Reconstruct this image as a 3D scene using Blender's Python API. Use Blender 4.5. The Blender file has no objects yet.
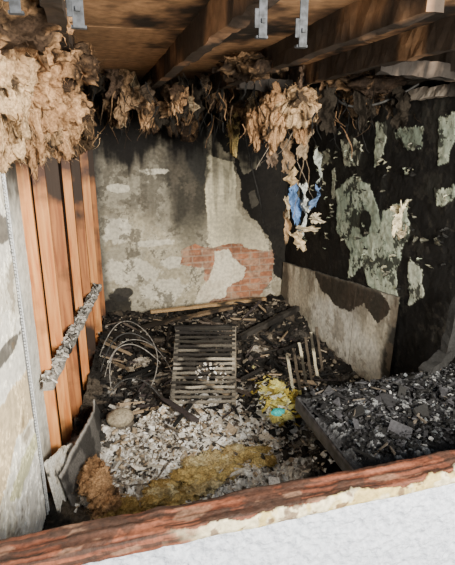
import bpy, math, random
import numpy as np
from mathutils import Vector, Matrix
random.seed(7); rng=np.random.default_rng(7)
D=bpy.data; SC=bpy.context.scene.collection

# ---------------- noise ----------------
def _h(ix,iy,iz,s):
    n=(ix.astype(np.int64)*374761393+iy.astype(np.int64)*668265263+iz.astype(np.int64)*1274126177+s*974711)&0xffffffff
    n=((n^(n>>13))*1274126177)&0xffffffff
    n=((n^(n>>16))*2246822519)&0xffffffff
    n=n^(n>>15)
    return (n&0xffffff)/float(0xffffff)
def vn(x,y,z=0.0,s=0):
    x,y,z=np.broadcast_arrays(np.asarray(x,float),np.asarray(y,float),np.asarray(z,float))
    ix,iy,iz=np.floor(x),np.floor(y),np.floor(z)
    fx,fy,fz=x-ix,y-iy,z-iz
    fx=fx*fx*(3-2*fx);fy=fy*fy*(3-2*fy);fz=fz*fz*(3-2*fz)
    r=0
    for dx in(0,1):
        for dy in(0,1):
            for dz in(0,1):
                w=(fx if dx else 1-fx)*(fy if dy else 1-fy)*(fz if dz else 1-fz)
                r=r+w*_h(ix+dx,iy+dy,iz+dz,s)
    return r
def fbm(x,y,z=0.0,s=0,o=4,g=0.5):
    r=0;a=1;t=0;f=1.0
    for i in range(o):
        r=r+a*vn(np.asarray(x)*f,np.asarray(y)*f,np.asarray(z)*f,s+i*17);t+=a;a*=g;f*=2.03
    return r/t
def sm(lo,hi,x):
    t=np.clip((x-lo)/(hi-lo),0,1);return t*t*(3-2*t)
def patch(x,z,cx,cz,rx,rz,seed=0,w=.5,e=.06,f=5.0):
    wx=(fbm(x*3,z*3,0,seed+300,3)-.5)*.35*rx*2;wz=(fbm(x*3,z*3,0,seed+400,3)-.5)*.35*rz*2
    d=np.sqrt(((x+wx-cx)/rx)**2+((z+wz-cz)/rz)**2)+(fbm(x*f,z*f,0,seed+100,6,.72)-.5)*2.6*w
    return 1-sm(1-e,1+e,d)
def poly(x,z,pts,amp=.06,seed=0,f=6.0):
    X=x+(fbm(x*f,z*f,0,seed+500,6,.68)-.5)*2*amp;Zz=z+(fbm(x*f,z*f,0,seed+600,6,.68)-.5)*2*amp
    ins=np.zeros(X.shape,bool);n=len(pts)
    for i in range(n):
        x0,z0=pts[i];x1,z1=pts[(i+1)%n]
        if z0==z1:continue
        c=((z0>Zz)!=(z1>Zz))&(X<(x1-x0)*(Zz-z0)/(z1-z0)+x0);ins^=c
    return ins.astype(float)
def mixc(c,m,col):
    m=np.asarray(m)[...,None];return c*(1-m)+np.asarray(col,float)*m

# ---------------- materials ----------------
def new_mat(name):
    m=D.materials.new(name);m.use_nodes=True
    return m,m.node_tree.nodes,m.node_tree.links,m.node_tree.nodes["Principled BSDF"]
def vmat(name,rough=.9,nscale=40,var=.35,bump=.4,bscale=120,spec=.3,dist=.004):
    m,N,L,P=new_mat(name)
    at=N.new("ShaderNodeAttribute");at.attribute_name="Col"
    tc=N.new("ShaderNodeTexCoord")
    no=N.new("ShaderNodeTexNoise");no.inputs["Scale"].default_value=nscale;no.inputs["Detail"].default_value=6
    L.new(tc.outputs["Object"],no.inputs["Vector"])
    mr=N.new("ShaderNodeMapRange");mr.inputs[1].default_value=.3;mr.inputs[2].default_value=.7
    mr.inputs[3].default_value=1-var;mr.inputs[4].default_value=1+var*.6
    L.new(no.outputs["Fac"],mr.inputs[0])
    mx=N.new("ShaderNodeVectorMath");mx.operation="SCALE"
    L.new(at.outputs["Color"],mx.inputs[0]);L.new(mr.outputs[0],mx.inputs["Scale"])
    L.new(mx.outputs[0],P.inputs["Base Color"])
    P.inputs["Roughness"].default_value=rough;P.inputs["Specular IOR Level"].default_value=spec
    n2=N.new("ShaderNodeTexNoise");n2.inputs["Scale"].default_value=bscale;n2.inputs["Detail"].default_value=5
    L.new(tc.outputs["Object"],n2.inputs["Vector"])
    b=N.new("ShaderNodeBump");b.inputs["Strength"].default_value=bump;b.inputs["Distance"].default_value=dist
    L.new(n2.outputs["Fac"],b.inputs["Height"]);L.new(b.outputs[0],P.inputs["Normal"])
    return m
def wood_mat(name,c1,c2,axis=2,scale=3,rough=.7,char=None,cscale=3,cth=.55):
    m,N,L,P=new_mat(name)
    tc=N.new("ShaderNodeTexCoord");mp=N.new("ShaderNodeMapping")
    sc=[scale*9]*3;sc[axis]=scale*.6;mp.inputs["Scale"].default_value=sc
    L.new(tc.outputs["Object"],mp.inputs[0])
    no=N.new("ShaderNodeTexNoise");no.inputs["Scale"].default_value=1.6;no.inputs["Detail"].default_value=7
    no.inputs["Distortion"].default_value=.6
    L.new(mp.outputs[0],no.inputs["Vector"])
    cr=N.new("ShaderNodeValToRGB");cr.color_ramp.elements[0].position=.35;cr.color_ramp.elements[1].position=.65
    cr.color_ramp.elements[0].color=(*c1,1);cr.color_ramp.elements[1].color=(*c2,1)
    L.new(no.outputs["Fac"],cr.inputs[0])
    out=cr.outputs[0]
    if char:
        n2=N.new("ShaderNodeTexNoise");n2.inputs["Scale"].default_value=cscale;n2.inputs["Detail"].default_value=6
        L.new(tc.outputs["Object"],n2.inputs["Vector"])
        sx=N.new("ShaderNodeSeparateXYZ");L.new(tc.outputs["Object"],sx.inputs[0])
        hg=N.new("ShaderNodeMapRange");hg.inputs[1].default_value=1.45;hg.inputs[2].default_value=2.1;hg.inputs[3].default_value=0;hg.inputs[4].default_value=.30
        L.new(sx.outputs[2],hg.inputs[0])
        ad=N.new("ShaderNodeMath");ad.operation="ADD";L.new(n2.outputs["Fac"],ad.inputs[0]);L.new(hg.outputs[0],ad.inputs[1])
        r=N.new("ShaderNodeMapRange");r.inputs[1].default_value=cth-.07;r.inputs[2].default_value=cth+.07
        L.new(ad.outputs[0],r.inputs[0])
        mx=N.new("ShaderNodeMix");mx.data_type="RGBA";L.new(r.outputs[0],mx.inputs[0])
        L.new(out,mx.inputs[6]);mx.inputs[7].default_value=(*char,1);out=mx.outputs[2]
    L.new(out,P.inputs["Base Color"]);P.inputs["Roughness"].default_value=rough
    b=N.new("ShaderNodeBump");b.inputs["Strength"].default_value=.4;b.inputs["Distance"].default_value=.004
    L.new(no.outputs["Fac"],b.inputs["Height"]);L.new(b.outputs[0],P.inputs["Normal"])
    return m
def noise_mat(name,c1,c2,scale=20,rough=.8,metal=0,bump=.3,dist=.005):
    m,N,L,P=new_mat(name)
    tc=N.new("ShaderNodeTexCoord");no=N.new("ShaderNodeTexNoise");no.inputs["Scale"].default_value=scale;no.inputs["Detail"].default_value=6
    L.new(tc.outputs["Object"],no.inputs["Vector"])
    cr=N.new("ShaderNodeValToRGB");cr.color_ramp.elements[0].position=.38;cr.color_ramp.elements[1].position=.62
    cr.color_ramp.elements[0].color=(*c1,1);cr.color_ramp.elements[1].color=(*c2,1)
    L.new(no.outputs["Fac"],cr.inputs[0]);L.new(cr.outputs[0],P.inputs["Base Color"])
    P.inputs["Roughness"].default_value=rough;P.inputs["Metallic"].default_value=metal
    b=N.new("ShaderNodeBump");b.inputs["Strength"].default_value=bump;b.inputs["Distance"].default_value=dist
    L.new(no.outputs["Fac"],b.inputs["Height"]);L.new(b.outputs[0],P.inputs["Normal"])
    return m

M_wall=vmat("sooty_plaster",.8,30,.3,.5,90)
M_deb=vmat("ash_and_char",.95,60,.45,.7,160,.25,.006)
M_fib=vmat("glass_wool",1.0,110,.5,1.0,300,.05,.008)
M_ceil=vmat("charred_boards",.8,25,.4,.4,80)
M_sill=vmat("weathered_sill_wood",.7,60,.4,.6,130)
M_chips=vmat("debris_chips",.8,90,.4,.4,200)

# ---------------- mesh helpers ----------------
def link(o,parent=None):
    SC.objects.link(o)
    if parent:o.parent=parent
    return o
def mesh_obj(name,V,F,mat,col=None,parent=None,smooth=False):
    me=D.meshes.new(name)
    V=np.asarray(V,float).reshape(-1,3)
    me.from_pydata(V.tolist(),[],F if isinstance(F,list) else F.tolist())
    if col is not None:
        ca=me.color_attributes.new("Col","FLOAT_COLOR","POINT")
        c=np.ones((len(V),4),np.float32);c[:,:3]=np.clip(np.asarray(col).reshape(-1,3),0,1)
        ca.data.foreach_set("color",c.ravel())
    if smooth:me.polygons.foreach_set("use_smooth",[True]*len(me.polygons))
    me.materials.append(mat);me.update()
    return link(D.objects.new(name,me),parent)
def gfaces(nu,nv,off=0,flip=False):
    i,j=np.meshgrid(np.arange(nu-1),np.arange(nv-1),indexing="ij")
    a=i*nv+j;f=np.stack([a,a+nv,a+nv+1,a+1],-1).reshape(-1,4)+off
    return f[:,::-1] if flip else f
BF=np.array([[0,3,2,1],[4,5,6,7],[0,1,5,4],[1,2,6,5],[2,3,7,6],[3,0,4,7]])
def boxv(x0,x1,y0,y1,z0,z1):
    return np.array([[x0,y0,z0],[x1,y0,z0],[x1,y1,z0],[x0,y1,z0],[x0,y0,z1],[x1,y0,z1],[x1,y1,z1],[x0,y1,z1]],float)
class Acc:
    def __init__(s):s.V=[];s.F=[];s.C=[];s.n=0
    def add(s,V,F,C):
        V=np.asarray(V,float).reshape(-1,3);C=np.broadcast_to(np.asarray(C,float),V.shape)
        s.V.append(V);s.F.extend((np.asarray(F)+s.n).tolist());s.C.append(C);s.n+=len(V)
    def obj(s,name,mat,parent=None,smooth=False):
        return mesh_obj(name,np.concatenate(s.V),s.F,mat,np.concatenate(s.C),parent,smooth)
def empty(name,loc=(0,0,0)):
    e=D.objects.new(name,None);e.location=loc;e.empty_display_size=.1;SC.objects.link(e);return e
def beam(acc,p0,p1,w,h,col,seed=0,rough=.006,n=24,up=(0,0,1),char=0.0,cc=(.015,.013,.012)):
    p0=Vector(p0);p1=Vector(p1);d=(p1-p0);L=d.length;d.normalize()
    s=d.cross(Vector(up)).normalized();u=s.cross(d).normalized()
    ring=[(-1,-1),(0,-1),(1,-1),(1,0),(1,1),(0,1),(-1,1),(-1,0)]
    V=[];
    for i in range(n+1):
        t=i/n;c=p0+d*(L*t)
        for (a,b) in ring:
            V.append(c+s*(a*w/2)+u*(b*h/2))
    V=np.array([list(v) for v in V])
    nz=np.stack([fbm(V[:,0]*14,V[:,1]*14,V[:,2]*14,seed+k*5,3)-.5 for k in range(3)],-1)
    V=V+nz*2*rough
    F=[]
    for i in range(n):
        for k in range(8):
            a=i*8+k;b=i*8+(k+1)%8;F.append([a,b,b+8,a+8])
    F2=[list(range(7,-1,-1)),list(range(n*8,n*8+8))]
    c=np.tile(np.asarray(col,float),(len(V),1))
    q=fbm(V[:,0]*5,V[:,1]*5,V[:,2]*5,seed+55,4)
    if char>0:c=mixc(c,sm(.72-char*.5,.78-char*.5,q)*.93,cc)
    n0=acc.n
    acc.V.append(V);acc.C.append(c);acc.F.extend([[x+n0 for x in f] for f in F+F2]);acc.n+=len(V)

# ---------------- room dimensions ----------------
def LW(b): return -.485+.1385*(b-1.15)     # left wall line
AR=2.07; BB=4.97; ZC=2.40

# ---------------- back wall ----------------
nu,nv=360,410
A,Z=np.meshgrid(np.linspace(-.02,2.12,nu),np.linspace(0,2.42,nv),indexing="ij")
w1=fbm(A*3,Z*3,0,1,5,.6);w2=fbm(A*14,Z*14,0,2,4);w3=fbm(A*1.7,Z*1.7,0,3,4);w4=fbm(A*6,Z*6,0,9,6,.75)
st=fbm(A*16,Z*1.3,0,12,4)
C=np.zeros((nu,nv,3))+np.array((.50,.45,.33))
C=mixc(C,sm(.42,.58,w1)*.75,(.32,.285,.21))
C=mixc(C,sm(.50,.53,w4)*.6*sm(1.4,1.1,Z),(.68,.63,.50))
C=mixc(C,patch(A,Z,.42,1.62,.66,.46,1,.35,.3,3)*.85,(.13,.12,.10))
C=mixc(C,patch(A,Z,.95,1.50,.26,.46,2,.35,.3,3)*.94,(.04,.037,.03))
C=mixc(C,patch(A,Z,1.02,1.0,.18,.2,4,.4,.3,3)*.6,(.14,.13,.10))
C=mixc(C,sm(.515,.53,fbm(A*5,Z*5,0,29,6,.75))*.75*sm(1.9,1.5,Z)*sm(.85,.6,A),(.42,.39,.31))
for cx,cz,rx,rz,sd in[(.2,1.05,.14,.12,5),(.25,1.5,.12,.05,6),(.6,1.66,.14,.03,7),(.55,.92,.2,.04,9),(.3,.62,.30,.13,10),(.65,.40,.3,.14,11),(.75,.7,.1,.08,13)]:
    C=mixc(C,patch(A,Z,cx,cz,rx,rz,sd,.6,.05,7)*.85,(.78,.74,.62))
C=mixc(C,sm(.58,.61,w4)*.75,(.12,.105,.08))
h=np.zeros_like(A)
pc=poly(A,Z,[(1.14,1.84),(1.42,1.74),(1.50,1.5),(1.47,1.26),(1.78,.95),(1.90,.68),(1.60,.66),(1.25,.80),(1.16,.9)],.05,20)
C=mixc(C,pc*.95,(.88,.81,.58));h+=pc*.004
C=mixc(C,pc*sm(.48,.52,fbm(A*7,Z*7,0,222,6,.7))*.5,(.58,.53,.40));C=mixc(C,pc*sm(1.2,1.0,Z)*sm(1.4,1.5,A)*.4,(.50,.44,.33))
row=np.floor(Z/.075);off=(row%2)*.11
mort=np.maximum(1-sm(.004,.010,np.abs((Z/.075-np.floor(Z/.075))-.5)*-.075+.0375),1-sm(.004,.010,-np.abs(((A+off)/.22)%1-.5)*.22+.11))
bc=np.zeros((nu,nv,3))+np.array((.42,.18,.10))
bc=bc*(.7+.6*_h(np.floor((A+off)/.22),row,row*0,5)[...,None])
bc=mixc(bc,sm(.4,.65,w2)*.7,(.52,.35,.24));bc=mixc(bc,sm(.5,.56,w4)*.5,(.20,.11,.08))
bc=mixc(bc,mort*.5,(.44,.38,.30))
bm=poly(A,Z,[(.86,.84),(1.02,.90),(1.12,.84),(1.55,.88),(1.62,.80),(1.94,.76),(1.92,.42),(1.76,.20),(1.10,.08),(1.16,.28),(1.10,.50),(1.12,.62),(1.0,.62),(.88,.66)],.045,30)
C=C*(1-bm[...,None])+bc*bm[...,None];h-=bm*.008
pm=poly(A,Z,[(1.24,.80),(1.40,.82),(1.46,.68),(1.60,.58),(1.56,.44),(1.38,.36),(1.34,.24),(1.22,.22),(1.10,.14),(1.0,.2),(1.06,.36),(1.20,.5)],.045,33)
C=mixc(C,pm*.95,(.88,.82,.66));C=mixc(C,pm*sm(.5,.54,w4)*.5,(.64,.55,.42));h+=pm*.010
C=mixc(C,sm(.50,.68,st)*.5*sm(.7,1.6,Z),(.10,.088,.07))
blk=(.008,.007,.007)
bk=poly(A,Z,[(1.26,2.0),(1.36,1.86),(1.48,1.76),(1.51,1.5),(1.55,1.26),(1.76,1.02),(1.92,.82),(1.94,.5),(2.3,.1),(2.3,2.6),(1.2,2.6)],.07,40)
C=mixc(C,bk*.98,blk);h-=bk*.003
C=mixc(C,patch(A,Z,1.08,1.76,.12,.24,41,.4,.2,6)*.9,(.03,.03,.028))
C=mixc(C,poly(A,Z,[(1.48,1.86),(1.72,1.84),(1.74,1.70),(1.58,1.60),(1.52,1.70)],.05,42)*.85,(.26,.24,.18))
C=mixc(C,poly(A,Z,[(1.62,1.40),(1.70,1.44),(1.75,1.30),(1.68,1.22)],.04,47)*.7,(.12,.11,.09))
C=mixc(C,sm(1.68,1.90,Z+(w1-.5)*.6+(st-.5)*.35)*.98*(1-pc*.6*sm(1.95,1.82,Z)),blk)
C=mixc(C,sm(.14,.02,A+(w1-.5)*.12)*.8,(.05,.048,.045))
C=mixc(C,patch(A,Z,.10,.18,.20,.2,43,.4,.06,5)*.95,blk)
C=mixc(C,patch(A,Z,.22,.38,.10,.08,44,.4,.06,5)*.95,(.03,.028,.026))
C=mixc(C,sm(.20,.06,Z+(w4-.5)*.35)*.95,blk)
C=mixc(C,sm(.30,.05,Z+(w4-.5)*.5)*.5,(.1,.085,.06))
C=C*(.85+.3*w3[...,None])
Y=BB-h-(w2-.5)*.008
V=np.stack([A,Y,Z],-1);acc=Acc();acc.add(V,gfaces(nu,nv),C.reshape(-1,3))
acc.add(boxv(-.1,2.2,BB+.03,BB+.15,0,2.42),BF,(.1,.1,.1));acc.obj("wall_back",M_wall,smooth=True)

# ---------------- right wall ----------------
nu,nv=620,380
B,Z=np.meshgrid(np.linspace(1.10,5.0,nu),np.linspace(0,2.42,nv),indexing="ij")
S=BB-B
w1=fbm(S*3,Z*3,0,61,5);w2=fbm(S*16,Z*16,0,62,4);w4=fbm(S*6,Z*6,0,69,6,.75);w5=fbm(S*9,Z*9,0,66,6,.72)
C=np.zeros((nu,nv,3))+np.array((.008,.0075,.0075))
C=mixc(C,sm(.54,.58,w4)*.5,(.05,.044,.036))
h=np.zeros_like(S)
G=(.47,.56,.44)
PP=[([(1.10,1.54),(1.35,1.68),(1.62,1.66),(1.80,1.46),(2.12,1.57),(2.18,1.34),(2.08,1.08),(2.16,.84),(1.95,.76),(1.72,.88),(1.60,.98),(1.42,.82),(1.42,1.08),(1.14,1.18)],.055,1,G),
 ([(1.14,1.98),(1.30,2.02),(1.48,1.94),(1.44,1.78),(1.22,1.76)],.05,3,(.52,.52,.40)),
 ([(1.64,2.10),(1.78,2.12),(1.80,1.86),(1.67,1.78)],.05,4,(.34,.38,.29)),
 ([(1.90,2.04),(2.2,2.06),(2.20,1.94),(2.0,1.92)],.06,5,(.14,.16,.12)),
 ([(2.34,2.10),(2.50,2.12),(2.48,1.86),(2.36,1.84)],.05,6,(.34,.38,.30)),
 ([(2.22,1.18),(2.36,1.14),(2.40,.98),(2.28,.86),(2.22,1.0)],.05,7,(.50,.54,.44)),
 ([(.60,1.86),(.95,1.88),(.98,1.76),(.72,1.74)],.06,8,(.28,.26,.18)),
 ([(2.36,1.68),(2.56,1.70),(2.54,1.62),(2.40,1.58)],.05,12,(.30,.34,.26)),
 ([(1.0,1.7),(1.06,1.72),(1.08,1.45),(1.02,1.45)],.04,13,(.34,.34,.26)),
 ([(.25,1.5),(.31,1.5),(.34,1.0),(.28,1.0)],.05,15,(.12,.10,.08))]
for pts,am_,sd,cc in PP:
    pm=poly(S,Z,pts,am_,70+sd,8);C=mixc(C,pm*.95,cc);h+=pm*.005
C=mixc(C,(h>.002)*sm(.50,.54,w5)*.5,(.68,.74,.60));C=mixc(C,(h>.002)*sm(.45,.42,w5)*.35,(.30,.38,.32))
C=mixc(C,patch(S,Z,1.62,1.32,.085,.12,90,.3,.04,7)*.98,(.012,.012,.012))
C=mixc(C,poly(S,Z,[(1.80,1.8),(1.85,1.8),(1.87,1.50),(1.82,1.36),(1.79,1.5)],.03,91)*.95,(.015,.015,.015))
C=mixc(C,sm(.595,.605,w4)*.9,(.018,.018,.016))
X=AR-np.minimum(h,.006)-(w2-.5)*.012
V=np.stack([X,B,Z],-1);acc=Acc();acc.add(V,gfaces(nu,nv),C.reshape(-1,3))
acc.add(boxv(AR+.03,AR+.15,1.1,5.0,0,2.42),BF,(.05,.05,.05));acc.obj("wall_right",M_wall,smooth=True)

nu,nv=300,140
S,T=np.meshgrid(np.linspace(.03,2.2,nu),np.linspace(0,1,nv),indexing="ij")
top=.62+.13*S+(fbm(S*8,0*S,0,5,3)-.5)*.02;Z=T*(top-.03)+.03
w1=fbm(S*3,Z*3,0,161,5);w2=fbm(S*16,Z*16,0,162,4);w4=fbm(S*5,Z*5,0,169,6,.72)
C=np.zeros((nu,nv,3))+np.array((.80,.76,.63))
C=mixc(C,sm(.45,.62,w1)*.4,(.58,.50,.38))
C=mixc(C,patch(S,Z,1.45,.34,.55,.24,5,.4,.3,4)*.85,(.95,.93,.85))
C=mixc(C,poly(S,Z,[(.80,.80),(1.3,.84),(1.9,.93),(2.12,.80),(1.95,.62),(1.75,.70),(1.55,.58),(1.3,.54),(1.05,.58),(.85,.66)],.07,6)*.96,(.022,.017,.013))
C=mixc(C,sm(.42,.62,fbm(S*9,Z*2,0,46,4))*sm(.35,.7,Z)*.6,(.08,.06,.045))
C=mixc(C,patch(S,Z,.12,.22,.15,.40,7,.4,.3,4)*.8,(.06,.05,.04))
C=mixc(C,patch(S,Z,2.28,.4,.18,.5,8,.3,.3,4)*.95,(.02,.02,.02))
C=mixc(C,sm(.12,.04,Z+(w4-.5)*.3)*.9,(.02,.02,.02))
C=mixc(C,sm(.025,.0,top-Z+(w2-.5)*.03)*.5,(.20,.18,.15))
seam=np.abs(S-1.62);C=mixc(C,(1-sm(.003,.008,seam))*.7,(.15,.12,.10))
C=mixc(C,sm(.56,.60,w4)*.5,(.24,.19,.14))
acc=Acc()
X=AR-.035-(w2-.5)*.006-.02*(1-T)
V=np.stack([X,BB-S,Z],-1);acc.add(V,gfaces(nu,nv,flip=True),C.reshape(-1,3))
V2=np.stack([np.stack([X[:,-1],BB-S[:,-1],Z[:,-1]],-1),np.stack([X[:,-1]*0+AR-.01,BB-S[:,-1],Z[:,-1]],-1)],1)
acc.add(V2,gfaces(nu,2),(.16,.15,.13));acc.obj("lining_board",M_wall,smooth=True)

# ---------------- left wall ----------------
nu,nv=260,160
B,Z=np.meshgrid(np.linspace(2.1,5.0,nu),np.linspace(0,2.42,nv),indexing="ij")
w1=fbm(B*3,Z*3,0,261,5)
C=np.zeros((nu,nv,3))+np.array((.10,.04,.016));C=mixc(C,sm(.42,.55,w1)*.9,(.014,.010,.008))
acc=Acc();acc.add(np.stack([LW(B)-.13,B,Z],-1),gfaces(nu,nv),C.reshape(-1,3))
acc.add(np.stack([np.stack([LW(B[:,0])-.13,B[:,0],Z[:,0]],-1),np.stack([LW(B[:,0])-.2,B[:,0],Z[:,0]],-1)],1),gfaces(nu,2),(.1,.1,.1))
acc.obj("wall_left",M_wall)
M_stud=wood_mat("orange_pine",(.54,.18,.045),(.78,.36,.12),2,3,.6,(.07,.025,.012),2.3,.66)
M_studd=wood_mat("scorched_pine",(.28,.09,.028),(.50,.20,.065),2,3,.7,(.03,.015,.008),2.5,.56)
studs=empty("timber_stud_frame")
def boxobj(name,V,mat,parent=None,bev=.003):
    o=mesh_obj(name,V,BF.tolist(),mat,None,parent)
    if bev:
        m=o.modifiers.new("bev","BEVEL");m.width=bev;m.segments=2
    return o
for i,b in enumerate([2.50,2.90,3.22,3.66,4.08,4.48,4.82]):
    l=LW(b)
    boxobj("stud_%d"%(i+1),boxv(l-[.10,.075,.08,.06,.07,.06,.07][i],l+[.012,-.004,.006,.0,.0,.01,.01][i],b,b+.045,.02,2.30),M_stud if i in(0,1,3,5) else M_studd,studs)
    if i in(0,2):
        boxobj("boarding_%d"%(i+1),boxv(l-.10,l-.085,b+.05,b+.15,.02,2.30),M_studd,studs)
acc=Acc();beam(acc,(LW(2.35)+.02,2.35,.78),(LW(4.4)+.02,4.4,.66),.05,.05,(.32,.30,.27),5,.012,60,char=.25)
for k in range(420):
    t=random.random();b=2.35+2.05*t;s=.005+.016*random.random()
    M=Matrix.Rotation(random.random()*6,3,Vector((random.random(),random.random(),random.random()+.1)).normalized())
    v=boxv(-s,s,-s*.7,s*.7,-s*.2,s*.2)@np.array(M)+np.array((LW(b)+.02+random.uniform(-.03,.03),b,.80-.12*t+random.random()*.015))
    acc.add(v,BF,np.array((1,.97,.9))*random.choice([.12,.3,.45,.6]))
acc.obj("noggin",M_chips,studs)
nu,nv=180,360
B,Z=np.meshgrid(np.linspace(1.14,2.15,nu),np.linspace(0,2.34,nv),indexing="ij")
w1=fbm(B*4,Z*4,0,361,5);w4=fbm(B*5,Z*5,0,369,6,.72)
C=np.zeros((nu,nv,3))+np.array((.95,.93,.84))
C=mixc(C,sm(.5,.53,w4)*.5,(.84,.78,.62))
C=mixc(C,poly(B,Z,[(1.6,1.02),(2.2,.98),(2.2,.74),(1.9,.78),(1.6,.70)],.05,3)*.85,(.72,.56,.32))
C=mixc(C,patch(B,Z,1.95,.38,.3,.22,4,.4,.05,6)*.9,(.96,.95,.90))
C=mixc(C,patch(B,Z,1.9,1.18,.2,.03,5,.5,.04,7)*.9,(.08,.07,.06))
C=mixc(C,patch(B,Z,1.95,1.65,.2,.06,6,.5,.04,7)*.9,(.14,.12,.10))
C=mixc(C,patch(B,Z,1.95,.62,.2,.05,7,.5,.04,7)*.7,(.52,.52,.24))
C=mixc(C,sm(1.85,2.05,Z+(w1-.5)*.4)*.95,(.03,.03,.03));C=mixc(C,sm(.63,.65,w4)*.6,(.24,.17,.1))
acc=Acc();acc.add(np.stack([LW(B)+sm(.5,.53,w4)*.004,B,Z],-1),gfaces(nu,nv),C.reshape(-1,3))
acc.add(np.stack([np.stack([LW(B[-1])-.0,B[-1],Z[-1]],-1),np.stack([LW(B[-1])-.05,B[-1]+.02,Z[-1]],-1)],0),gfaces(2,nv),(.4,.38,.33))
acc.obj("plasterboard_lining",M_wall)
nu,nv=60,300
B,Z=np.meshgrid(np.linspace(2.18,2.46,nu),np.linspace(.25,2.1,nv),indexing="ij")
w1=fbm(B*5,Z*3,0,461,5,.65)
C=np.zeros((nu,nv,3))+np.array((.62,.62,.57));C=mixc(C,sm(.5,.53,w1)*.7,(.84,.80,.70))
C=mixc(C,sm(.3,.1,Z-.25+(w1-.5)*.4)*.8,(.15,.13,.1))
C=mixc(C,sm(1.6,1.9,Z+(w1-.5)*.6)*.9,(.04,.035,.03))
mesh_obj("jamb_lining",np.stack([LW(B)-.03+(w1-.5)*.01,B,Z],-1),gfaces(nu,nv),M_wall,C)
acc=Acc()
for k in range(150):
    z=.0+k*.0155;x=LW(2.15)+.004
    acc.add(boxv(x-.002,x+.004,2.128,2.172,z,z+.010),BF,(.5,.52,.54))
acc.add(boxv(LW(2.15)-.004,LW(2.15)+.012,2.146,2.156,0,2.33),BF,(.6,.62,.64))
acc.add(boxv(LW(2.15)-.003,LW(2.15)+.002,2.124,2.176,0,2.33),BF,(.12,.12,.12))
acc.obj("corner_bead",M_chips)

# ---------------- ceiling ----------------
nu,nv=300,340
A,B=np.meshgrid(np.linspace(-.62,2.2,nu),np.linspace(1.05,5.05,nv),indexing="ij")
w1=fbm(A*2.2,B*2.2,0,561,6,.6);w2=fbm(A*30,B*4,0,562,4)
C=np.zeros((nu,nv,3))+np.array((.40,.23,.12));C=C*(.8+.4*w2[...,None])
brd=np.abs((B/.42)%1-.5);C=mixc(C,sm(.485,.496,brd)*.8,(.04,.03,.02))
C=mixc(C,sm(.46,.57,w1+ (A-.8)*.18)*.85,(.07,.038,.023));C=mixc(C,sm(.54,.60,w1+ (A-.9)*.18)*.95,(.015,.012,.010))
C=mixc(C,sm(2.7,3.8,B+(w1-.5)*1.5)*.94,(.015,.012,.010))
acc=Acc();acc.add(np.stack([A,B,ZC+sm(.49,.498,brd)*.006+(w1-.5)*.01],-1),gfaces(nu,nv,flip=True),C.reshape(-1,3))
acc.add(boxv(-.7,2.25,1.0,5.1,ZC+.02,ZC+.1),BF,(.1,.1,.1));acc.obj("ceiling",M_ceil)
acc=Acc()
for i,(a,ch,cc) in enumerate([(-.06,.75,(.12,.07,.04)),(.42,.6,(.20,.11,.06)),(.86,.65,(.19,.105,.055)),(1.28,.75,(.17,.095,.05)),(1.72,.9,(.08,.05,.03))]):
    beam(acc,(a,1.16,ZC-.05),(a+.03,4.95,ZC-.05),.05,.11,cc,i*9,.012,110,char=ch,cc=(.020,.015,.012))
for a0,b0,a1,b1 in[(.9,3.0,2.05,3.15),(.45,3.9,2.05,4.0),(-.3,4.3,.9,4.35),(1.3,2.1,2.06,2.2)]:
    beam(acc,(a0,b0,ZC-.09),(a1,b1,ZC-.12),.05,.07,(.12,.09,.07),int(a0*31+b0),.02,60,char=.7)
beam(acc,(AR-.05,1.5,ZC-.16),(AR-.05,4.9,ZC-.14),.05,.06,(.30,.26,.22),77,.02,120,char=.6)
beam(acc,(AR-.12,1.4,ZC-.06),(AR-.12,4.9,ZC-.06),.06,.06,(.20,.15,.11),79,.02,120,char=.7)
beam(acc,(LW(1.3)+.02,1.3,ZC-.1),(LW(4.9)+.02,4.9,ZC-.1),.06,.1,(.10,.07,.05),78,.018,90,char=.5)
acc.obj("ceiling_joists",M_ceil)

# ---------------- front wall with window opening ----------------
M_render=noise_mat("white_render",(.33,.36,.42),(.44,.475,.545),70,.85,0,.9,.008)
fw=empty("wall_front")
def ext(name,V,m=None):boxobj(name,V,m or M_render,fw,0)
nu,nv=700,200
A,Z=np.meshgrid(np.linspace(-.9,2.5,nu),np.linspace(.25,.968,nv),indexing="ij")
w=fbm(A*38,Z*38,0,661,4,.6)
mesh_obj("render_coat",np.stack([A,1.048-w*.026+0*Z,Z],-1),gfaces(nu,nv),M_render,None,fw,True)
ext("wall_below",boxv(-.9,2.5,1.05,1.13,0,.955))
ext("lintel",boxv(-.9,2.5,1.03,1.15,2.37,2.75))
ext("pier_left",boxv(-1.2,-.66,1.03,1.13,0,2.75));ext("pier_right",boxv(2.3,2.8,1.03,1.15,0,2.75))
nu=900;prof=[(1.125,.90),(1.125,.985),(1.118,1.0),(1.10,1.002),(1.085,.998),(1.07,1.000),(1.055,.995),(1.040,.996),(1.030,.992),(1.024,.985),(1.022,.975),(1.020,.965),(1.022,.957),(1.026,.950),(1.035,.945),(1.045,.943)]
pp=[]
for i in range(len(prof)-1):
    for k in range(4):
        t=k/4;pp.append((prof[i][0]*(1-t)+prof[i+1][0]*t,prof[i][1]*(1-t)+prof[i+1][1]*t,i+t))
pp.append((*prof[-1],len(prof)-1.));pp=np.array(pp)
Aa=np.linspace(-.9,2.4,nu);A=np.repeat(Aa[:,None],len(pp),1);Yp=np.repeat(pp[None,:,0],nu,0);Zp=np.repeat(pp[None,:,1],nu,0);I=np.repeat(pp[None,:,2],nu,0)
g=fbm(A*5,Yp*70,Zp*70,700,4);g2=fbm(A*18,Yp*18,Zp*18,710,5);g3=fbm(A*3,0*A,0*A,720,3);g4=fbm(A*3,Yp*110,Zp*110,705,5,.6)
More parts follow.
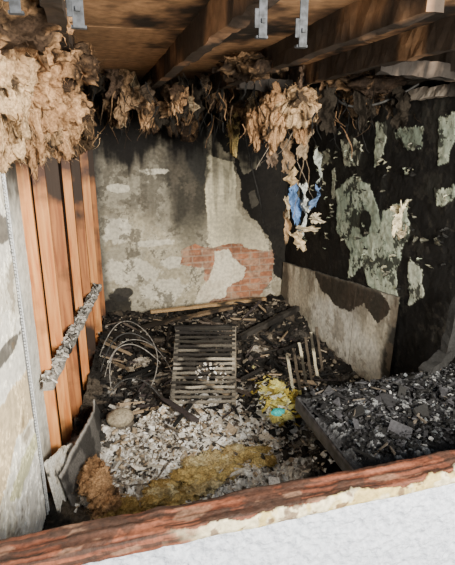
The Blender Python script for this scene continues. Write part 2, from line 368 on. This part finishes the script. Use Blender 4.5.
C=np.zeros((*A.shape,3))+np.array((.09,.027,.013));C=mixc(C,sm(.42,.62,g)*.8,(.17,.058,.03))
C=mixc(C,sm(.50,.54,g4)*.85,(.022,.012,.008));C=mixc(C,sm(.54,.60,g2)*.8,(.035,.018,.012))
C=mixc(C,sm(.62,.66,fbm(A*9,Yp*30,Zp*30,733,4))*.4,(.24,.14,.09))
pk=sm(.0,.04,(I-8.0)+(g2-.5)*5+(g3-.5)*3)*sm(.10,.28,A+(g2-.5)*.3)
C=mixc(C,pk*.95,(.50,.45,.30));C=mixc(C,pk*sm(.5,.56,fbm(A*14,Yp*14,Zp*14,740,4))*.8,(.36,.27,.08))
C=mixc(C,pk*sm(.58,.62,fbm(A*24,Yp*24,Zp*24,745,4))*.8,(.08,.04,.025))
Zd=Zp+(g-.5)*.008+(g2-.5)*.008+(g4-.5)*.005+pk*.003;Yd=Yp+(g2-.5)*.010-pk*.004
mesh_obj("window_sill",np.stack([A,Yd,Zd],-1),gfaces(nu,len(pp),flip=True),M_sill,C,None,True)
M_metal=noise_mat("dull_zinc",(.012,.014,.017),(.045,.05,.06),60,.8,.1)
for i,(a,zl,w_) in enumerate([(-.12,2.235,.022),(.0,2.215,.024),(.405,2.215,.020),(.505,2.20,.020)]):
    e=empty("fixing_strap" if i==0 else "fixing_strap.%03d"%i)
    boxobj("strap",boxv(a-w_/2,a+w_/2,1.152,1.156,zl,2.40),M_metal,e,.001)
    boxobj("foot",boxv(a-w_/2-.004,a+w_/2+.004,1.156,1.172,zl,zl+.006),M_metal,e,.001)
    boxobj("side_lug",boxv(a-w_/2-.010,a-w_/2,1.152,1.156,zl+.02,zl+.06),M_metal,e,.001)
    boxobj("screw",boxv(a-.005,a+.005,1.147,1.153,zl+.03,zl+.04),M_metal,e,.001)

# ---------------- floor and debris ----------------
M_floor=noise_mat("burnt_concrete",(.03,.03,.03),(.08,.075,.07),12,.9)
boxobj("floor",boxv(-.9,2.3,1.0,5.2,-.1,0),M_floor,None,0)
M_ground=noise_mat("paving",(.22,.22,.22),(.34,.33,.32),8,.9)
boxobj("ground",boxv(-8,8,-8,1.0,.1,.25),M_ground,None,0)
def H(a,b):
    w=fbm(a*2.3,b*2.3,0,801,5)
    base=.10+.16*(w-.5)
    base+=.10*np.exp(-((a-.5)**2/.25+(b-2.75)**2/.25))
    base+=.10*sm(3.2,4.9,b)+.10*sm(.1,-.4,a)
    base-=.08*sm(1.15,1.4,a)*sm(3.0,2.4,b)
    base+=.10*(fbm(a*9,b*9,0,811,4)-.5)+.05*(fbm(a*30,b*30,0,821,4,.6)-.5)
    return np.maximum(base,.012)
def ashmask(a,b):
    m=patch(a,b,.50,2.58,.72,.58,9,.35,.2,4)
    m=np.maximum(m,patch(a,b,1.0,2.75,.32,.43,10,.45,.2,4)*.9)
    m=np.maximum(m,patch(a,b,.15,3.2,.20,.45,11,.5,.2,4)*.5)
    return m
nu,nv=400,600
T,B=np.meshgrid(np.linspace(0,1,nu),np.linspace(1.14,4.96,nv),indexing="ij")
A=LW(B)+.0+T*(2.05-LW(B))
w1=fbm(A*6,B*6,0,841,5,.6);w2=fbm(A*24,B*24,0,842,5,.65)
C=np.zeros((nu,nv,3))+np.array((.020,.018,.016));C=mixc(C,sm(.52,.60,w1)*.6,(.13,.105,.08))
am=ashmask(A,B)
ac=np.zeros((nu,nv,3))+np.array((.78,.75,.70));ac=mixc(ac,sm(.48,.54,w2)*.6,(.46,.41,.34));ac=mixc(ac,sm(.55,.60,w1)*.8,(.12,.095,.07));ac=mixc(ac,sm(.42,.38,w2)*.9,(.93,.92,.89));ac=mixc(ac,sm(.62,.68,w2)*.8,(.08,.065,.05))
C=C*(1-am[...,None])+ac*am[...,None]
acc=Acc();acc.add(np.stack([A,B,H(A,B)],-1),gfaces(nu,nv),C.reshape(-1,3))
deb=acc.obj("ash_layer",M_deb)

def chips(acc,N,afun,size,flat,pal,long=1.0,hz=None,jit=.02):
    for k in range(N):
        a,b=afun()
        z=(float(H(np.array(a),np.array(b))) if hz is None else hz)+random.uniform(-.005,jit)
        s=size*(.35+1.1*random.random()**2)
        lx=s*long*(.6+.8*random.random());ly=s*(.4+.6*random.random());lz=max(.0012,s*flat)
        v=boxv(-lx,lx,-ly,ly,-lz,lz)
        v[:,:]+=rng.normal(0,1,(8,3))*np.array((lx*.22,ly*.3,lz*.5))
        tilt=random.uniform(-.7,.7) if long<3 else random.uniform(-.28,.28)
        M=Matrix.Rotation(random.random()*6.283,3,'Z')@Matrix.Rotation(tilt,3,'Y')@Matrix.Rotation(random.uniform(-.7,.7),3,'X')
        v=v@np.array(M).T+np.array((a,b,z))
        c=np.array(random.choice(pal))*(.7+.6*random.random())
        acc.add(v,BF,c)
char=[(.015,.015,.015),(.025,.022,.02),(.045,.04,.035),(.010,.010,.010)]
ashp=[(.86,.84,.80),(.76,.73,.67),(.93,.92,.90),(.64,.58,.49),(.46,.36,.25),(.12,.10,.08),(.05,.045,.04)]
def gs(ca,cb,sa,sb):
    def f():
        while True:
            a,b=random.gauss(ca,sa),random.gauss(cb,sb)
            if LW(b)+.10<a<1.95 and 1.35<b<4.8:return a,b
    return f
def un(a0,a1,b0,b1): return lambda:(random.uniform(a0,a1),random.uniform(b0,b1))
acc=Acc()
chips(acc,3800,gs(.5,2.56,.35,.29),.013,.25,ashp,jit=.012)
chips(acc,2800,gs(.5,2.53,.39,.32),.007,.4,ashp,jit=.012)
chips(acc,130,gs(.45,2.6,.4,.33),.028,.2,ashp,1.4)
chips(acc,2700,un(.0,1.97,2.95,4.85),.020,.3,char*2+[(.12,.10,.09),(.24,.20,.15),(.42,.36,.28)])
chips(acc,800,un(-.05,.7,3.0,4.6),.014,.3,char+[(.44,.38,.30),(.7,.66,.58)])
chips(acc,360,un(.0,1.85,2.7,4.7),.012,.6,char+[(.15,.12,.10),(.36,.27,.18),(.05,.04,.04)],8,jit=.07)
chips(acc,120,gs(.5,2.5,.4,.33),.006,.6,[(.5,.42,.30),(.12,.1,.08),(.7,.66,.58)],9,jit=.03)
chips(acc,1000,un(.9,1.95,2.3,3.3),.02,.3,char+[(.1,.09,.08),(.36,.32,.26)])
acc.obj("fire_debris",M_chips)

# ---------------- insulation ----------------
import bmesh
def ico(sub):
    bm=bmesh.new();bmesh.ops.create_icosphere(bm,subdivisions=sub,radius=1)
    V=np.array([v.co[:] for v in bm.verts]);F=[[v.index for v in f.verts] for f in bm.faces];bm.free();return V,F
IV,IF=ico(6)
IV4,IF4=ico(5)
def strand(acc,p,L,w,col,drift=.04,n=8,d0=None):
    p=np.array(p,float);V=[];d=np.array((random.gauss(0,.3),random.gauss(0,.3),-1.)) if d0 is None else np.array(d0,float);ang=random.random()*3.14
    for i in range(n+1):
        t=i/n;ww=w*(1-.6*t)*(.6+.8*random.random())
        s=np.array((math.cos(ang),math.sin(ang),0))*ww;ang+=random.uniform(-.4,.4)
        V+= [p-s,p+s];d=d+rng.normal(0,drift*6,3)*np.array((1,1,.5));d/=np.linalg.norm(d);p=p+d*L/n
    acc.add(V,[[2*i,2*i+1,2*i+3,2*i+2] for i in range(n)],col)
def tuft(acc,c,r,cols,seed,amp=.45,fr=2.2,char=.3,fine=True,droop=0,hair=0,rag=.03):
    V0,F0=(IV,IF) if fine else (IV4,IF4)
    r=np.array(r,float)
    n=fbm(V0[:,0]*fr+seed,V0[:,1]*fr,V0[:,2]*fr,seed,3,.5)-.5
    V=V0*(1+n*1.7*amp)[:,None]
    V=V*r
    if droop:
        V[:,2]-=droop*r[2]*np.maximum(0,-V0[:,2])*sm(.42,.62,fbm(V0[:,0]*3+seed,V0[:,1]*3,0,seed+3,3,.5))*1.6
    V=V+np.array(c)
    dv=np.stack([fbm(V[:,0]*30,V[:,1]*30,V[:,2]*30,seed+60+k*7,4,.6)-.5 for k in range(3)],-1)
    V=V+dv*rag*1.2
    dn=fbm(V[:,0]*45,V[:,1]*45,V[:,2]*45,seed+88,4,.7)-.5
    V=V+V0*(dn*rag*1.3)[:,None]
    q=fbm(V[:,0]*10,V[:,1]*10,V[:,2]*10,seed+31,5,.65)
    C=np.tile(np.array(cols[0],float),(len(V),1));C=mixc(C,sm(.40,.60,q),cols[1])
    C=mixc(C,np.clip(-dn*4,0,1)*.6,np.array(cols[1])*.45)
    q2=fbm(V[:,0]*8,V[:,1]*8,V[:,2]*8,seed+47,6,.65);C=mixc(C,sm(.69-char*.4,.77-char*.4,q2)*.92,(.03,.022,.018))
    acc.add(V,F0,C)
    if hair:
        for k in rng.integers(0,len(V),hair):
            d=V0[k]*np.array((.6,.6,.3))+rng.normal(0,.7,3)+np.array((0,0,-.3));d/=np.linalg.norm(d)
            strand(acc,V[k],random.uniform(.015,.05),.0010,C[k]*random.uniform(.7,1.35),.12,4,d)
tan=[(.60,.37,.20),(.40,.23,.12)];pale=[(.70,.49,.29),(.48,.31,.17)];brn=[(.26,.16,.09),(.08,.055,.035)];yel=[(.78,.60,.26),(.46,.31,.11)]
acc=Acc()
for i,(c,r,cl,ch) in enumerate([((-.22,2.05,2.18),(.13,.22,.13),tan,.35),((-.16,2.35,2.14),(.12,.20,.12),tan,.35),((-.28,1.8,2.20),(.11,.2,.14),pale,.3),
    ((-.12,2.7,2.12),(.11,.18,.11),tan,.4),((-.20,2.25,2.05),(.09,.15,.08),pale,.3),((-.22,1.75,2.32),(.16,.3,.06),tan,.6),((-.08,3.1,2.10),(.11,.18,.11),brn,.4),
    ((-.30,1.95,2.05),(.07,.12,.09),pale,.35),((-.05,2.15,2.27),(.11,.2,.05),tan,.55),((-.22,2.15,2.02),(.05,.09,.09),tan,.3),((-.10,2.45,2.05),(.05,.08,.07),tan,.3),((-.28,2.5,2.03),(.06,.12,.08),pale,.3)]):
    tuft(acc,c,r,cl,900+i*13,.8,2.4,ch,i<5,.5,1400,.035)
for k in range(160):
    b=random.uniform(1.7,3.1);a=LW(b)+random.uniform(.05,.3);strand(acc,(a,b,random.uniform(1.98,2.12)),random.uniform(.03,.12),.0014,np.array(random.choice(tan+pale+brn)),.08)
acc.obj("hanging_wall_insulation",M_fib,smooth=True)
def flake(acc,c,w,h_,col,seed,rot=0.,curl=.04,n=14,dark=.25):
    U,Vv=np.meshgrid(np.linspace(-1,1,n),np.linspace(-1,1,n*2),indexing="ij")
    ed=1+.9*(fbm(Vv*2.6+seed,U*0,0,seed,5,.65)-.5)*2
    sh=(fbm(Vv*1.4+seed,U*0,0,seed+2,3)-.5)*1.6*w
    x=U*w*ed+sh;z=Vv*h_*(1+.6*(fbm(U*2.4+seed,U*0,0,seed+4,4,.65)-.5)*2)
    off=curl*(np.sin(Vv*2.2+seed)+.8*np.cos(U*2+Vv*3+seed))
    P=np.stack([x*math.cos(rot)-off*math.sin(rot),x*math.sin(rot)+off*math.cos(rot),z],-1)
    C=np.tile(np.array(col,float),(n*n*2,1)).reshape(n,2*n,3);q=fbm(U*3+seed,Vv*4,0,seed+8,4);C=mixc(C,sm(.52,.60,q)*.85,np.array(col)*dark)
    acc.add(P+np.array(c),gfaces(n,2*n),C.reshape(-1,3))
acc=Acc()
L=[((.20,3.5,2.22),(.08,.10,.07),brn,.5),((.42,3.5,2.20),(.08,.09,.08),tan,.6),((.66,3.7,2.22),(.12,.10,.06),brn,.5),
 ((1.08,2.85,2.15),(.08,.09,.10),tan,.4),((1.20,2.80,2.20),(.12,.12,.06),pale,.45),((1.30,2.9,2.14),(.06,.07,.08),tan,.45),((1.00,2.95,2.08),(.045,.05,.07),tan,.4),((1.45,3.1,2.20),(.10,.1,.06),brn,.6),
 ((1.2,3.7,2.20),(.16,.12,.07),brn,.5),((1.05,3.6,2.06),(.035,.04,.08),yel,.4),((.8,2.5,2.34),(.14,.2,.03),brn,.6),
 ((1.6,2.7,2.31),(.2,.16,.04),brn,.7),((1.85,3.2,2.24),(.12,.2,.06),brn,.7),((.78,4.2,2.14),(.16,.12,.08),brn,.6),((.55,3.2,2.25),(.07,.08,.05),tan,.6)]
for i,(c,r,cl,ch) in enumerate(L):tuft(acc,c,r,cl,1200+i*17,.9,2.6,ch,False,.9,550,.035)
for k in range(320):
    a=random.uniform(.0,1.9);b=random.uniform(2.6,4.2);strand(acc,(a,b,random.uniform(2.05,2.34)),random.uniform(.06,.25),random.uniform(.0015,.006),np.array(random.choice(brn+[(.02,.02,.02)]*3)))
for k in range(90):
    a=random.uniform(.02,1.9);b=random.uniform(3.1,4.3)-(.5 if a>1.2 else 0)
    cl=random.choice([(.34,.22,.13),(.24,.15,.09),(.40,.31,.20),(.03,.025,.02),(.03,.025,.02),(.03,.025,.02),(.10,.075,.055),(.16,.11,.08)])
    flake(acc,(a,b,random.uniform(2.14,2.36)),random.uniform(.015,.05),random.uniform(.04,.14),cl,300+k*3,random.uniform(-.9,.9),random.uniform(.005,.02),9,.15)
acc.obj("ceiling_insulation",M_fib,smooth=True)
acc=Acc()
for i in range(38):
    t=random.random();a=.10+.80*t+random.gauss(0,.04);b=2.12+.30*t+random.gauss(0,.06);s=random.uniform(.025,.06)
    tuft(acc,(a,b,float(H(np.array(a),np.array(b)))+.022),(s*1.5,s*.9,s*.5),yel if random.random()<.65 else [(.88,.76,.46),(.58,.44,.22)],1500+i*11,.8,2.4,.08,False,0,260,.022)
for i,(c,r,cl) in enumerate([((-.10,2.24,.24),(.07,.11,.07),tan),((-.06,2.12,.20),(.07,.08,.05),tan),((-.13,2.36,.2),(.06,.08,.07),tan),((-.04,2.04,.15),(.07,.07,.04),yel),((.04,2.1,.15),(.06,.06,.04),yel)]):
    tuft(acc,c,r,cl,1460+i*11,.8,2.4,.1,True,0,900,.03)
acc.obj("fallen_insulation",M_fib,smooth=True)
acc=Acc()
yb=[(.92,.84,.34),(.76,.60,.14)]
for i,(c,r) in enumerate([((1.13,2.78,.20),(.05,.07,.03)),((1.20,2.95,.23),(.05,.07,.04)),((1.10,2.66,.17),(.06,.06,.03))]):
    tuft(acc,c,r,yb,1600+i*11,.6,3.0,.05,False,0,150,.02)
chips(acc,220,gs(1.14,2.80,.07,.14),.020,.12,yb+[(.95,.93,.78),(.5,.38,.08),(.3,.22,.06)],1.3,.21,.05)
acc.obj("yellow_foam_lump",M_fib)
acc=Acc();tuft(acc,(1.055,2.56,.275),(.045,.035,.018),[(.05,.75,.82),(.30,.92,.92)],1700,.3,2,.0,False,0,0,.008);acc.obj("cyan_blob",M_chips,smooth=True)  # small cyan lump set by the yellow one

acc=Acc()
fl=[((1.42,3.25,1.52),.035,.15,(.13,.26,.55),.2),((1.47,3.22,1.42),.03,.12,(.60,.66,.66),.5),((1.40,3.28,1.70),.04,.07,(.50,.36,.20),0),((1.50,3.2,1.34),.09,.03,(.66,.54,.36),.3),
    ((1.38,3.3,1.36),.022,.12,(.45,.30,.17),-.4),((1.53,3.15,1.58),.018,.08,(.13,.22,.42),.6),((1.36,3.32,1.86),.04,.10,(.30,.20,.12),0),((1.45,3.2,1.95),.04,.12,(.32,.24,.16),.4),
    ((1.54,3.15,1.80),.025,.1,(.4,.44,.40),.2),((1.28,3.4,1.9),.04,.12,(.20,.14,.10),-.3),((1.44,3.2,1.26),.04,.06,(.58,.45,.28),.1),((1.56,3.2,1.42),.04,.04,(.62,.54,.40),-.2),
    ((1.46,3.2,1.60),.02,.08,(.75,.78,.74),.1),((1.50,3.2,1.50),.025,.03,(.8,.8,.72),.4),((1.37,3.28,1.50),.015,.07,(.6,.5,.34),.0)]
for i,(c,w,h_,cl,ro) in enumerate(fl):flake(acc,c,w,h_,cl,20+i*3,ro,.025,14,.4)
for k in range(10):strand(acc,(1.42+random.gauss(0,.05),3.25,random.uniform(1.8,2.3)),random.uniform(.2,.6),.004,np.array(random.choice([(.2,.15,.1),(.05,.05,.05),(.3,.25,.2)])),.02,14)
acc.obj("hanging_paper_strips",M_chips,smooth=True)
acc=Acc()
flake(acc,(1.85,2.60,1.50),.028,.10,(.78,.68,.45),3,.1,.02);flake(acc,(1.87,2.58,1.42),.02,.05,(.5,.42,.28),9,.2,.02);flake(acc,(1.83,2.62,1.55),.035,.03,(.80,.72,.50),19,-.2,.02)
acc.obj("peeling_wallpaper",M_chips,smooth=True)
acc=Acc()
for k in range(80):
    s=random.uniform(.5,2.6);flake(acc,(AR-.03,BB-s,random.uniform(.95,2.15)),random.uniform(.006,.028),random.uniform(.006,.028),np.array(random.choice([(.46,.52,.40),(.56,.56,.42),(.2,.2,.16),(.03,.03,.03)])),k*5,1.57,.010,8)
acc.obj("paint_flakes",M_chips,smooth=True)

# ---------------- slatted rack ----------------
rack=empty("slatted_rack")
p00=Vector((.42,2.96,.19));p10=Vector((.84,2.85,.19));p01=Vector((.555,3.44,.57));p11=Vector((.98,3.33,.57))
acc=Acc()
nrm=(p10-p00).cross(p01-p00).normalized()
beam(acc,p00,p01,.03,.03,(.10,.09,.075),3,.004,30,up=nrm,char=.4);beam(acc,p10,p11,.03,.03,(.20,.17,.13),4,.004,30,up=nrm,char=.3);acc.obj("side_rails",M_chips,rack)
acc=Acc()
for i in range(17):
    t=(i+.5)/17;q0=p00.lerp(p01,t)+nrm*.018;q1=p10.lerp(p11,t)+nrm*.018
    g=random.choice([.10,.15,.24,.34])
    if t>.75:g=.03
    beam(acc,q0-(q1-q0)*.02+nrm*random.uniform(-.004,.004),q1+(q1-q0)*.02+nrm*random.uniform(-.006,.006),.018,.010,(g,g*.90,g*.74),i*3,.005,24,up=nrm,char=.4)
acc.obj("slats",M_chips,rack)
acc=Acc()
for p in(p01,p11):beam(acc,p-Vector((0,0,.0)),Vector((p.x,p.y+.02,.08)),.03,.03,(.05,.045,.04),8,.004,12,up=(0,1,0),char=.5)
beam(acc,p01+Vector((-.02,0,.0)),p11+Vector((.02,0,.0)),.03,.04,(.03,.028,.025),9,.006,20,char=.6)
acc.obj("legs",M_chips,rack)
acc=Acc()
for k in range(60):
    t=.25+random.random()*.25;u=.35+random.random()*.5;p=p00.lerp(p01,t).lerp(p10.lerp(p11,t),u)+nrm*.03
    chips(acc,1,lambda:(p.x,p.y),.011,.2,ashp,1,p.z,.008)
acc.obj("ash_scraps",M_chips,rack)

acc=Acc()
beam(acc,(.48,4.70,.26),(1.75,4.72,.28),.05,.03,(.44,.29,.15),12,.006,40,char=.4)
beam(acc,(.35,4.35,.24),(1.3,4.5,.30),.06,.025,(.22,.15,.09),13,.006,40,char=.5)
beam(acc,(1.2,3.9,.22),(1.95,4.3,.30),.05,.05,(.05,.045,.04),14,.01,40,char=.5)
beam(acc,(-.0,4.4,.2),(.5,3.9,.28),.05,.03,(.2,.17,.14),15,.006,40,char=.5)
acc.obj("charred_planks",M_chips)
acc=Acc()
for i in range(6):
    x=1.32+.075*i
    beam(acc,(x,2.90+.06*i,.16),(x+.10,3.30+.05*i,.30+.02*i),.022,.010,(.66,.60,.44) if i%2==0 else (.10,.08,.06),40+i,.006,16,char=.35)
acc.obj("fallen_louvre_slats",M_chips)
n=40;T,U=np.meshgrid(np.linspace(0,1,n*2),np.linspace(0,1,n),indexing="ij")
a=-.20+.17*T+.05*np.sin(T*3.1)-.07*U;b=2.2+.85*T;z=.03+(.30+.05*np.sin(T*5)+.06*(fbm(T*6,T*0,0,4,4,.6)-.5))*U
q=fbm(T*5,U*3,0,91,4);C=np.zeros((*T.shape,3))+np.array((.05,.047,.045));C=mixc(C,sm(.5,.6,q)*.6,(.20,.19,.18));C=mixc(C,sm(.93,.98,U)*.8,(.45,.43,.40))
o=mesh_obj("warped_board",np.stack([a,b,z],-1),gfaces(2*n,n),M_chips,C,None,True);o.modifiers.new("s","SOLIDIFY").thickness=.012
n=40;T,U=np.meshgrid(np.linspace(0,1,n),np.linspace(0,1,n),indexing="ij")
a=-.27+.10*T-.05*U;b=2.14+.36*T;z=.02+(.46-.14*T+.06*(fbm(T*5,T*0,0,14,4,.6)-.5))*U;q=fbm(T*5,U*4,0,93,5,.65)
C=np.zeros((n,n,3))+np.array((.90,.89,.83));C=mixc(C,sm(.5,.54,q)*.6,(.66,.58,.45));C=mixc(C,sm(.60,.63,q)*.9,(.05,.05,.05))
o=mesh_obj("broken_plasterboard",np.stack([a,b,z],-1),gfaces(n,n),M_chips,C);o.modifiers.new("s","SOLIDIFY").thickness=.012
acc=Acc();tuft(acc,(.06,2.86,.22),(.09,.08,.055),[(.38,.33,.24),(.26,.21,.15)],1810,.1,1.5,.0,False,0,0,.004);acc.obj("fallen_stone",M_chips,smooth=True)
acc=Acc()
for i in range(36):
    a,b=random.choice([gs(.3,3.3,.3,.4),gs(1.2,3.9,.35,.3)])();a=min(a,1.88);s=random.uniform(.03,.07)
    tuft(acc,(a,b,float(H(np.array(a),np.array(b)))+.01),(s*1.3,s,s*.6),[(.03,.028,.025),(.09,.08,.07)] if random.random()<.75 else [(.58,.52,.44),(.20,.17,.13)],1900+i*7,.5,2.2,.3,False,0,0,.02)
acc.obj("charred_lumps",M_chips)
M_wire=noise_mat("burnt_cable",(.16,.15,.14),(.36,.34,.31),40,.6)
M_wireb=noise_mat("black_cable",(.02,.02,.02),(.05,.05,.05),40,.6)
def wire(name,pts,r,m):
    cu=D.curves.new(name,"CURVE");cu.dimensions="3D";cu.bevel_depth=r;cu.bevel_resolution=2
    s=cu.splines.new("NURBS");s.points.add(len(pts)-1);s.use_endpoint_u=True;s.order_u=4
    for p,q in zip(s.points,pts):p.co=(*q,1)
    cu.materials.append(m);return link(D.objects.new(name,cu))
wire("burnt_cable",[(.02,3.3,.2),(.0,3.5,.36),(.15,3.75,.40),(.3,3.6,.38),(.42,3.5,.26)],.004,M_wire)
wire("burnt_cable.001",[(-.02,3.5,.2),(.05,3.7,.38),(.28,3.8,.42),(.45,3.6,.32),(.5,3.4,.2)],.0035,M_wire)
wire("burnt_cable.002",[(-.05,3.6,.2),(.1,3.9,.55),(.3,3.9,.4),(.5,3.7,.2)],.006,M_wireb)
wire("burnt_cable.003",[(0,3.2,.2),(.1,3.3,.32),(.25,3.25,.33),(.35,3.1,.2)],.005,M_wireb)
wire("burnt_cable.004",[(-.05,3.9,.2),(.1,4.1,.5),(.35,3.8,.5),(.45,3.5,.3),(.3,3.2,.22)],.004,M_wire)
wire("ceiling_cable",[(1.3,4.2,2.35),(1.32,4.3,1.9),(1.5,4.2,1.5),(1.55,4.3,1.2)],.006,M_wireb)
wire("ceiling_cable.001",[(1.5,3.0,2.35),(1.55,3.0,2.1),(1.75,2.8,2.15),(1.95,2.7,2.3)],.008,M_wireb)

# ---------------- table ----------------
tb=empty("burnt_table")
nu,nv=260,170
U,Vv=np.meshgrid(np.linspace(-1,1,nu),np.linspace(-1,1,nv),indexing="ij")
A=.93+(U+1)/2*1.08;B=1.40+(Vv+1)/2*.62+.10*(U+1)/2*(Vv+1)/2
w=fbm(A*7,B*7,0,951,5);w2=fbm(A*30,B*30,0,952,5,.65)
edge=np.minimum(np.minimum(U+1,1-Vv),np.minimum(Vv+1,2))
heap=sm(.02,.22,edge+(w2-.5)*.25)
Zt=.712+heap*(.010+.06*(w-.3)+.035*(w2-.5))
C=np.zeros((nu,nv,3))+np.array((.010,.010,.011));C=mixc(C,sm(.50,.56,w2)*.5*heap,(.06,.064,.072));C=mixc(C,sm(.63,.67,w2)*.6*heap,(.30,.31,.32));C=mixc(C,sm(.09,.03,edge)*.6,(.05,.05,.055))
mesh_obj("top_ash",np.stack([A,B,Zt],-1),gfaces(nu,nv),M_deb,C,tb)
M_tab=noise_mat("blistered_black_top",(.010,.010,.011),(.05,.05,.056),30,.45)
tv=np.array([[.925,1.39,.635],[2.03,1.39,.635],[2.03,2.13,.635],[.925,2.03,.635],[.925,1.39,.712],[2.03,1.39,.712],[2.03,2.13,.712],[.925,2.03,.712]])
boxobj("top",tv,M_tab,tb,.014)
M_leg=noise_mat("charred_leg",(.008,.008,.008),(.02,.02,.02),30,.8)
for i,(x,y) in enumerate([(1.08,1.45),(1.96,1.45),(1.25,1.90),(1.96,2.03)]):boxobj("leg_%d"%(i+1),boxv(x-.025,x+.025,y-.025,y+.025,0,.636),M_leg,tb)
acc=Acc()
def onT():
    return random.uniform(.97,1.98),random.uniform(1.45,2.03)
dk=[(.012,.012,.012),(.018,.018,.02),(.035,.035,.04),(.008,.008,.008)]
chips(acc,2400,onT,.0075,.35,dk*4+[(.10,.11,.12),(.07,.07,.075),(.28,.28,.28)],1,.735,.02)
chips(acc,160,onT,.006,.5,dk+[(.12,.10,.08)],5,.745,.02)
chips(acc,70,onT,.03,.15,dk,1.2,.74,.015)
acc.obj("tabletop_debris",M_chips,tb)
acc=Acc();beam(acc,(1.88,2.1,.72),(1.96,2.12,1.15),.05,.05,(.02,.02,.02),5,.012,20,up=(0,1,0),char=.3)
beam(acc,(1.70,2.02,.73),(1.98,2.15,.81),.07,.06,(.02,.02,.02),6,.02,20,char=.3);acc.obj("charred_offcuts",M_chips,tb)

# ---------------- light ----------------
w=D.worlds.new("sky");bpy.context.scene.world=w;w.use_nodes=True
bg=w.node_tree.nodes["Background"];bg.inputs[0].default_value=(.82,.90,1,1);bg.inputs[1].default_value=1.15
def area(name,loc,tgt,sx,sy,e,col):
    l=D.lights.new(name,"AREA");l.shape="RECTANGLE";l.size=sx;l.size_y=sy;l.energy=e;l.color=col
    o=D.objects.new(name,l);o.location=loc;o.rotation_euler=(Vector(tgt)-Vector(loc)).to_track_quat('-Z','Y').to_euler();SC.objects.link(o)
area("daylight",(1.2,-.9,2.15),(.5,3.3,.9),1.4,.9,440,(1,.92,.78))
l=D.lights.new("lump_spot","SPOT");l.energy=380;l.color=(1,.95,.7);l.spot_size=math.radians(6.5);l.spot_blend=1;l.shadow_soft_size=.02  # added narrow spot that brightens the yellow lump
o=D.objects.new("lump_spot",l);o.location=(.15,.2,1.75);o.rotation_euler=(Vector((1.13,2.76,.25))-Vector(o.location)).to_track_quat('-Z','Y').to_euler();SC.objects.link(o)

# ---------------- camera ----------------
cam=D.cameras.new("camera");cam.sensor_fit="VERTICAL";cam.sensor_height=24;cam.lens=480/565*24;cam.clip_start=.02
co=D.objects.new("camera",cam);co.location=(0,0,2.0);co.rotation_euler=(math.radians(90-17),0,math.radians(-15.55));SC.objects.link(co)
bpy.context.scene.camera=co
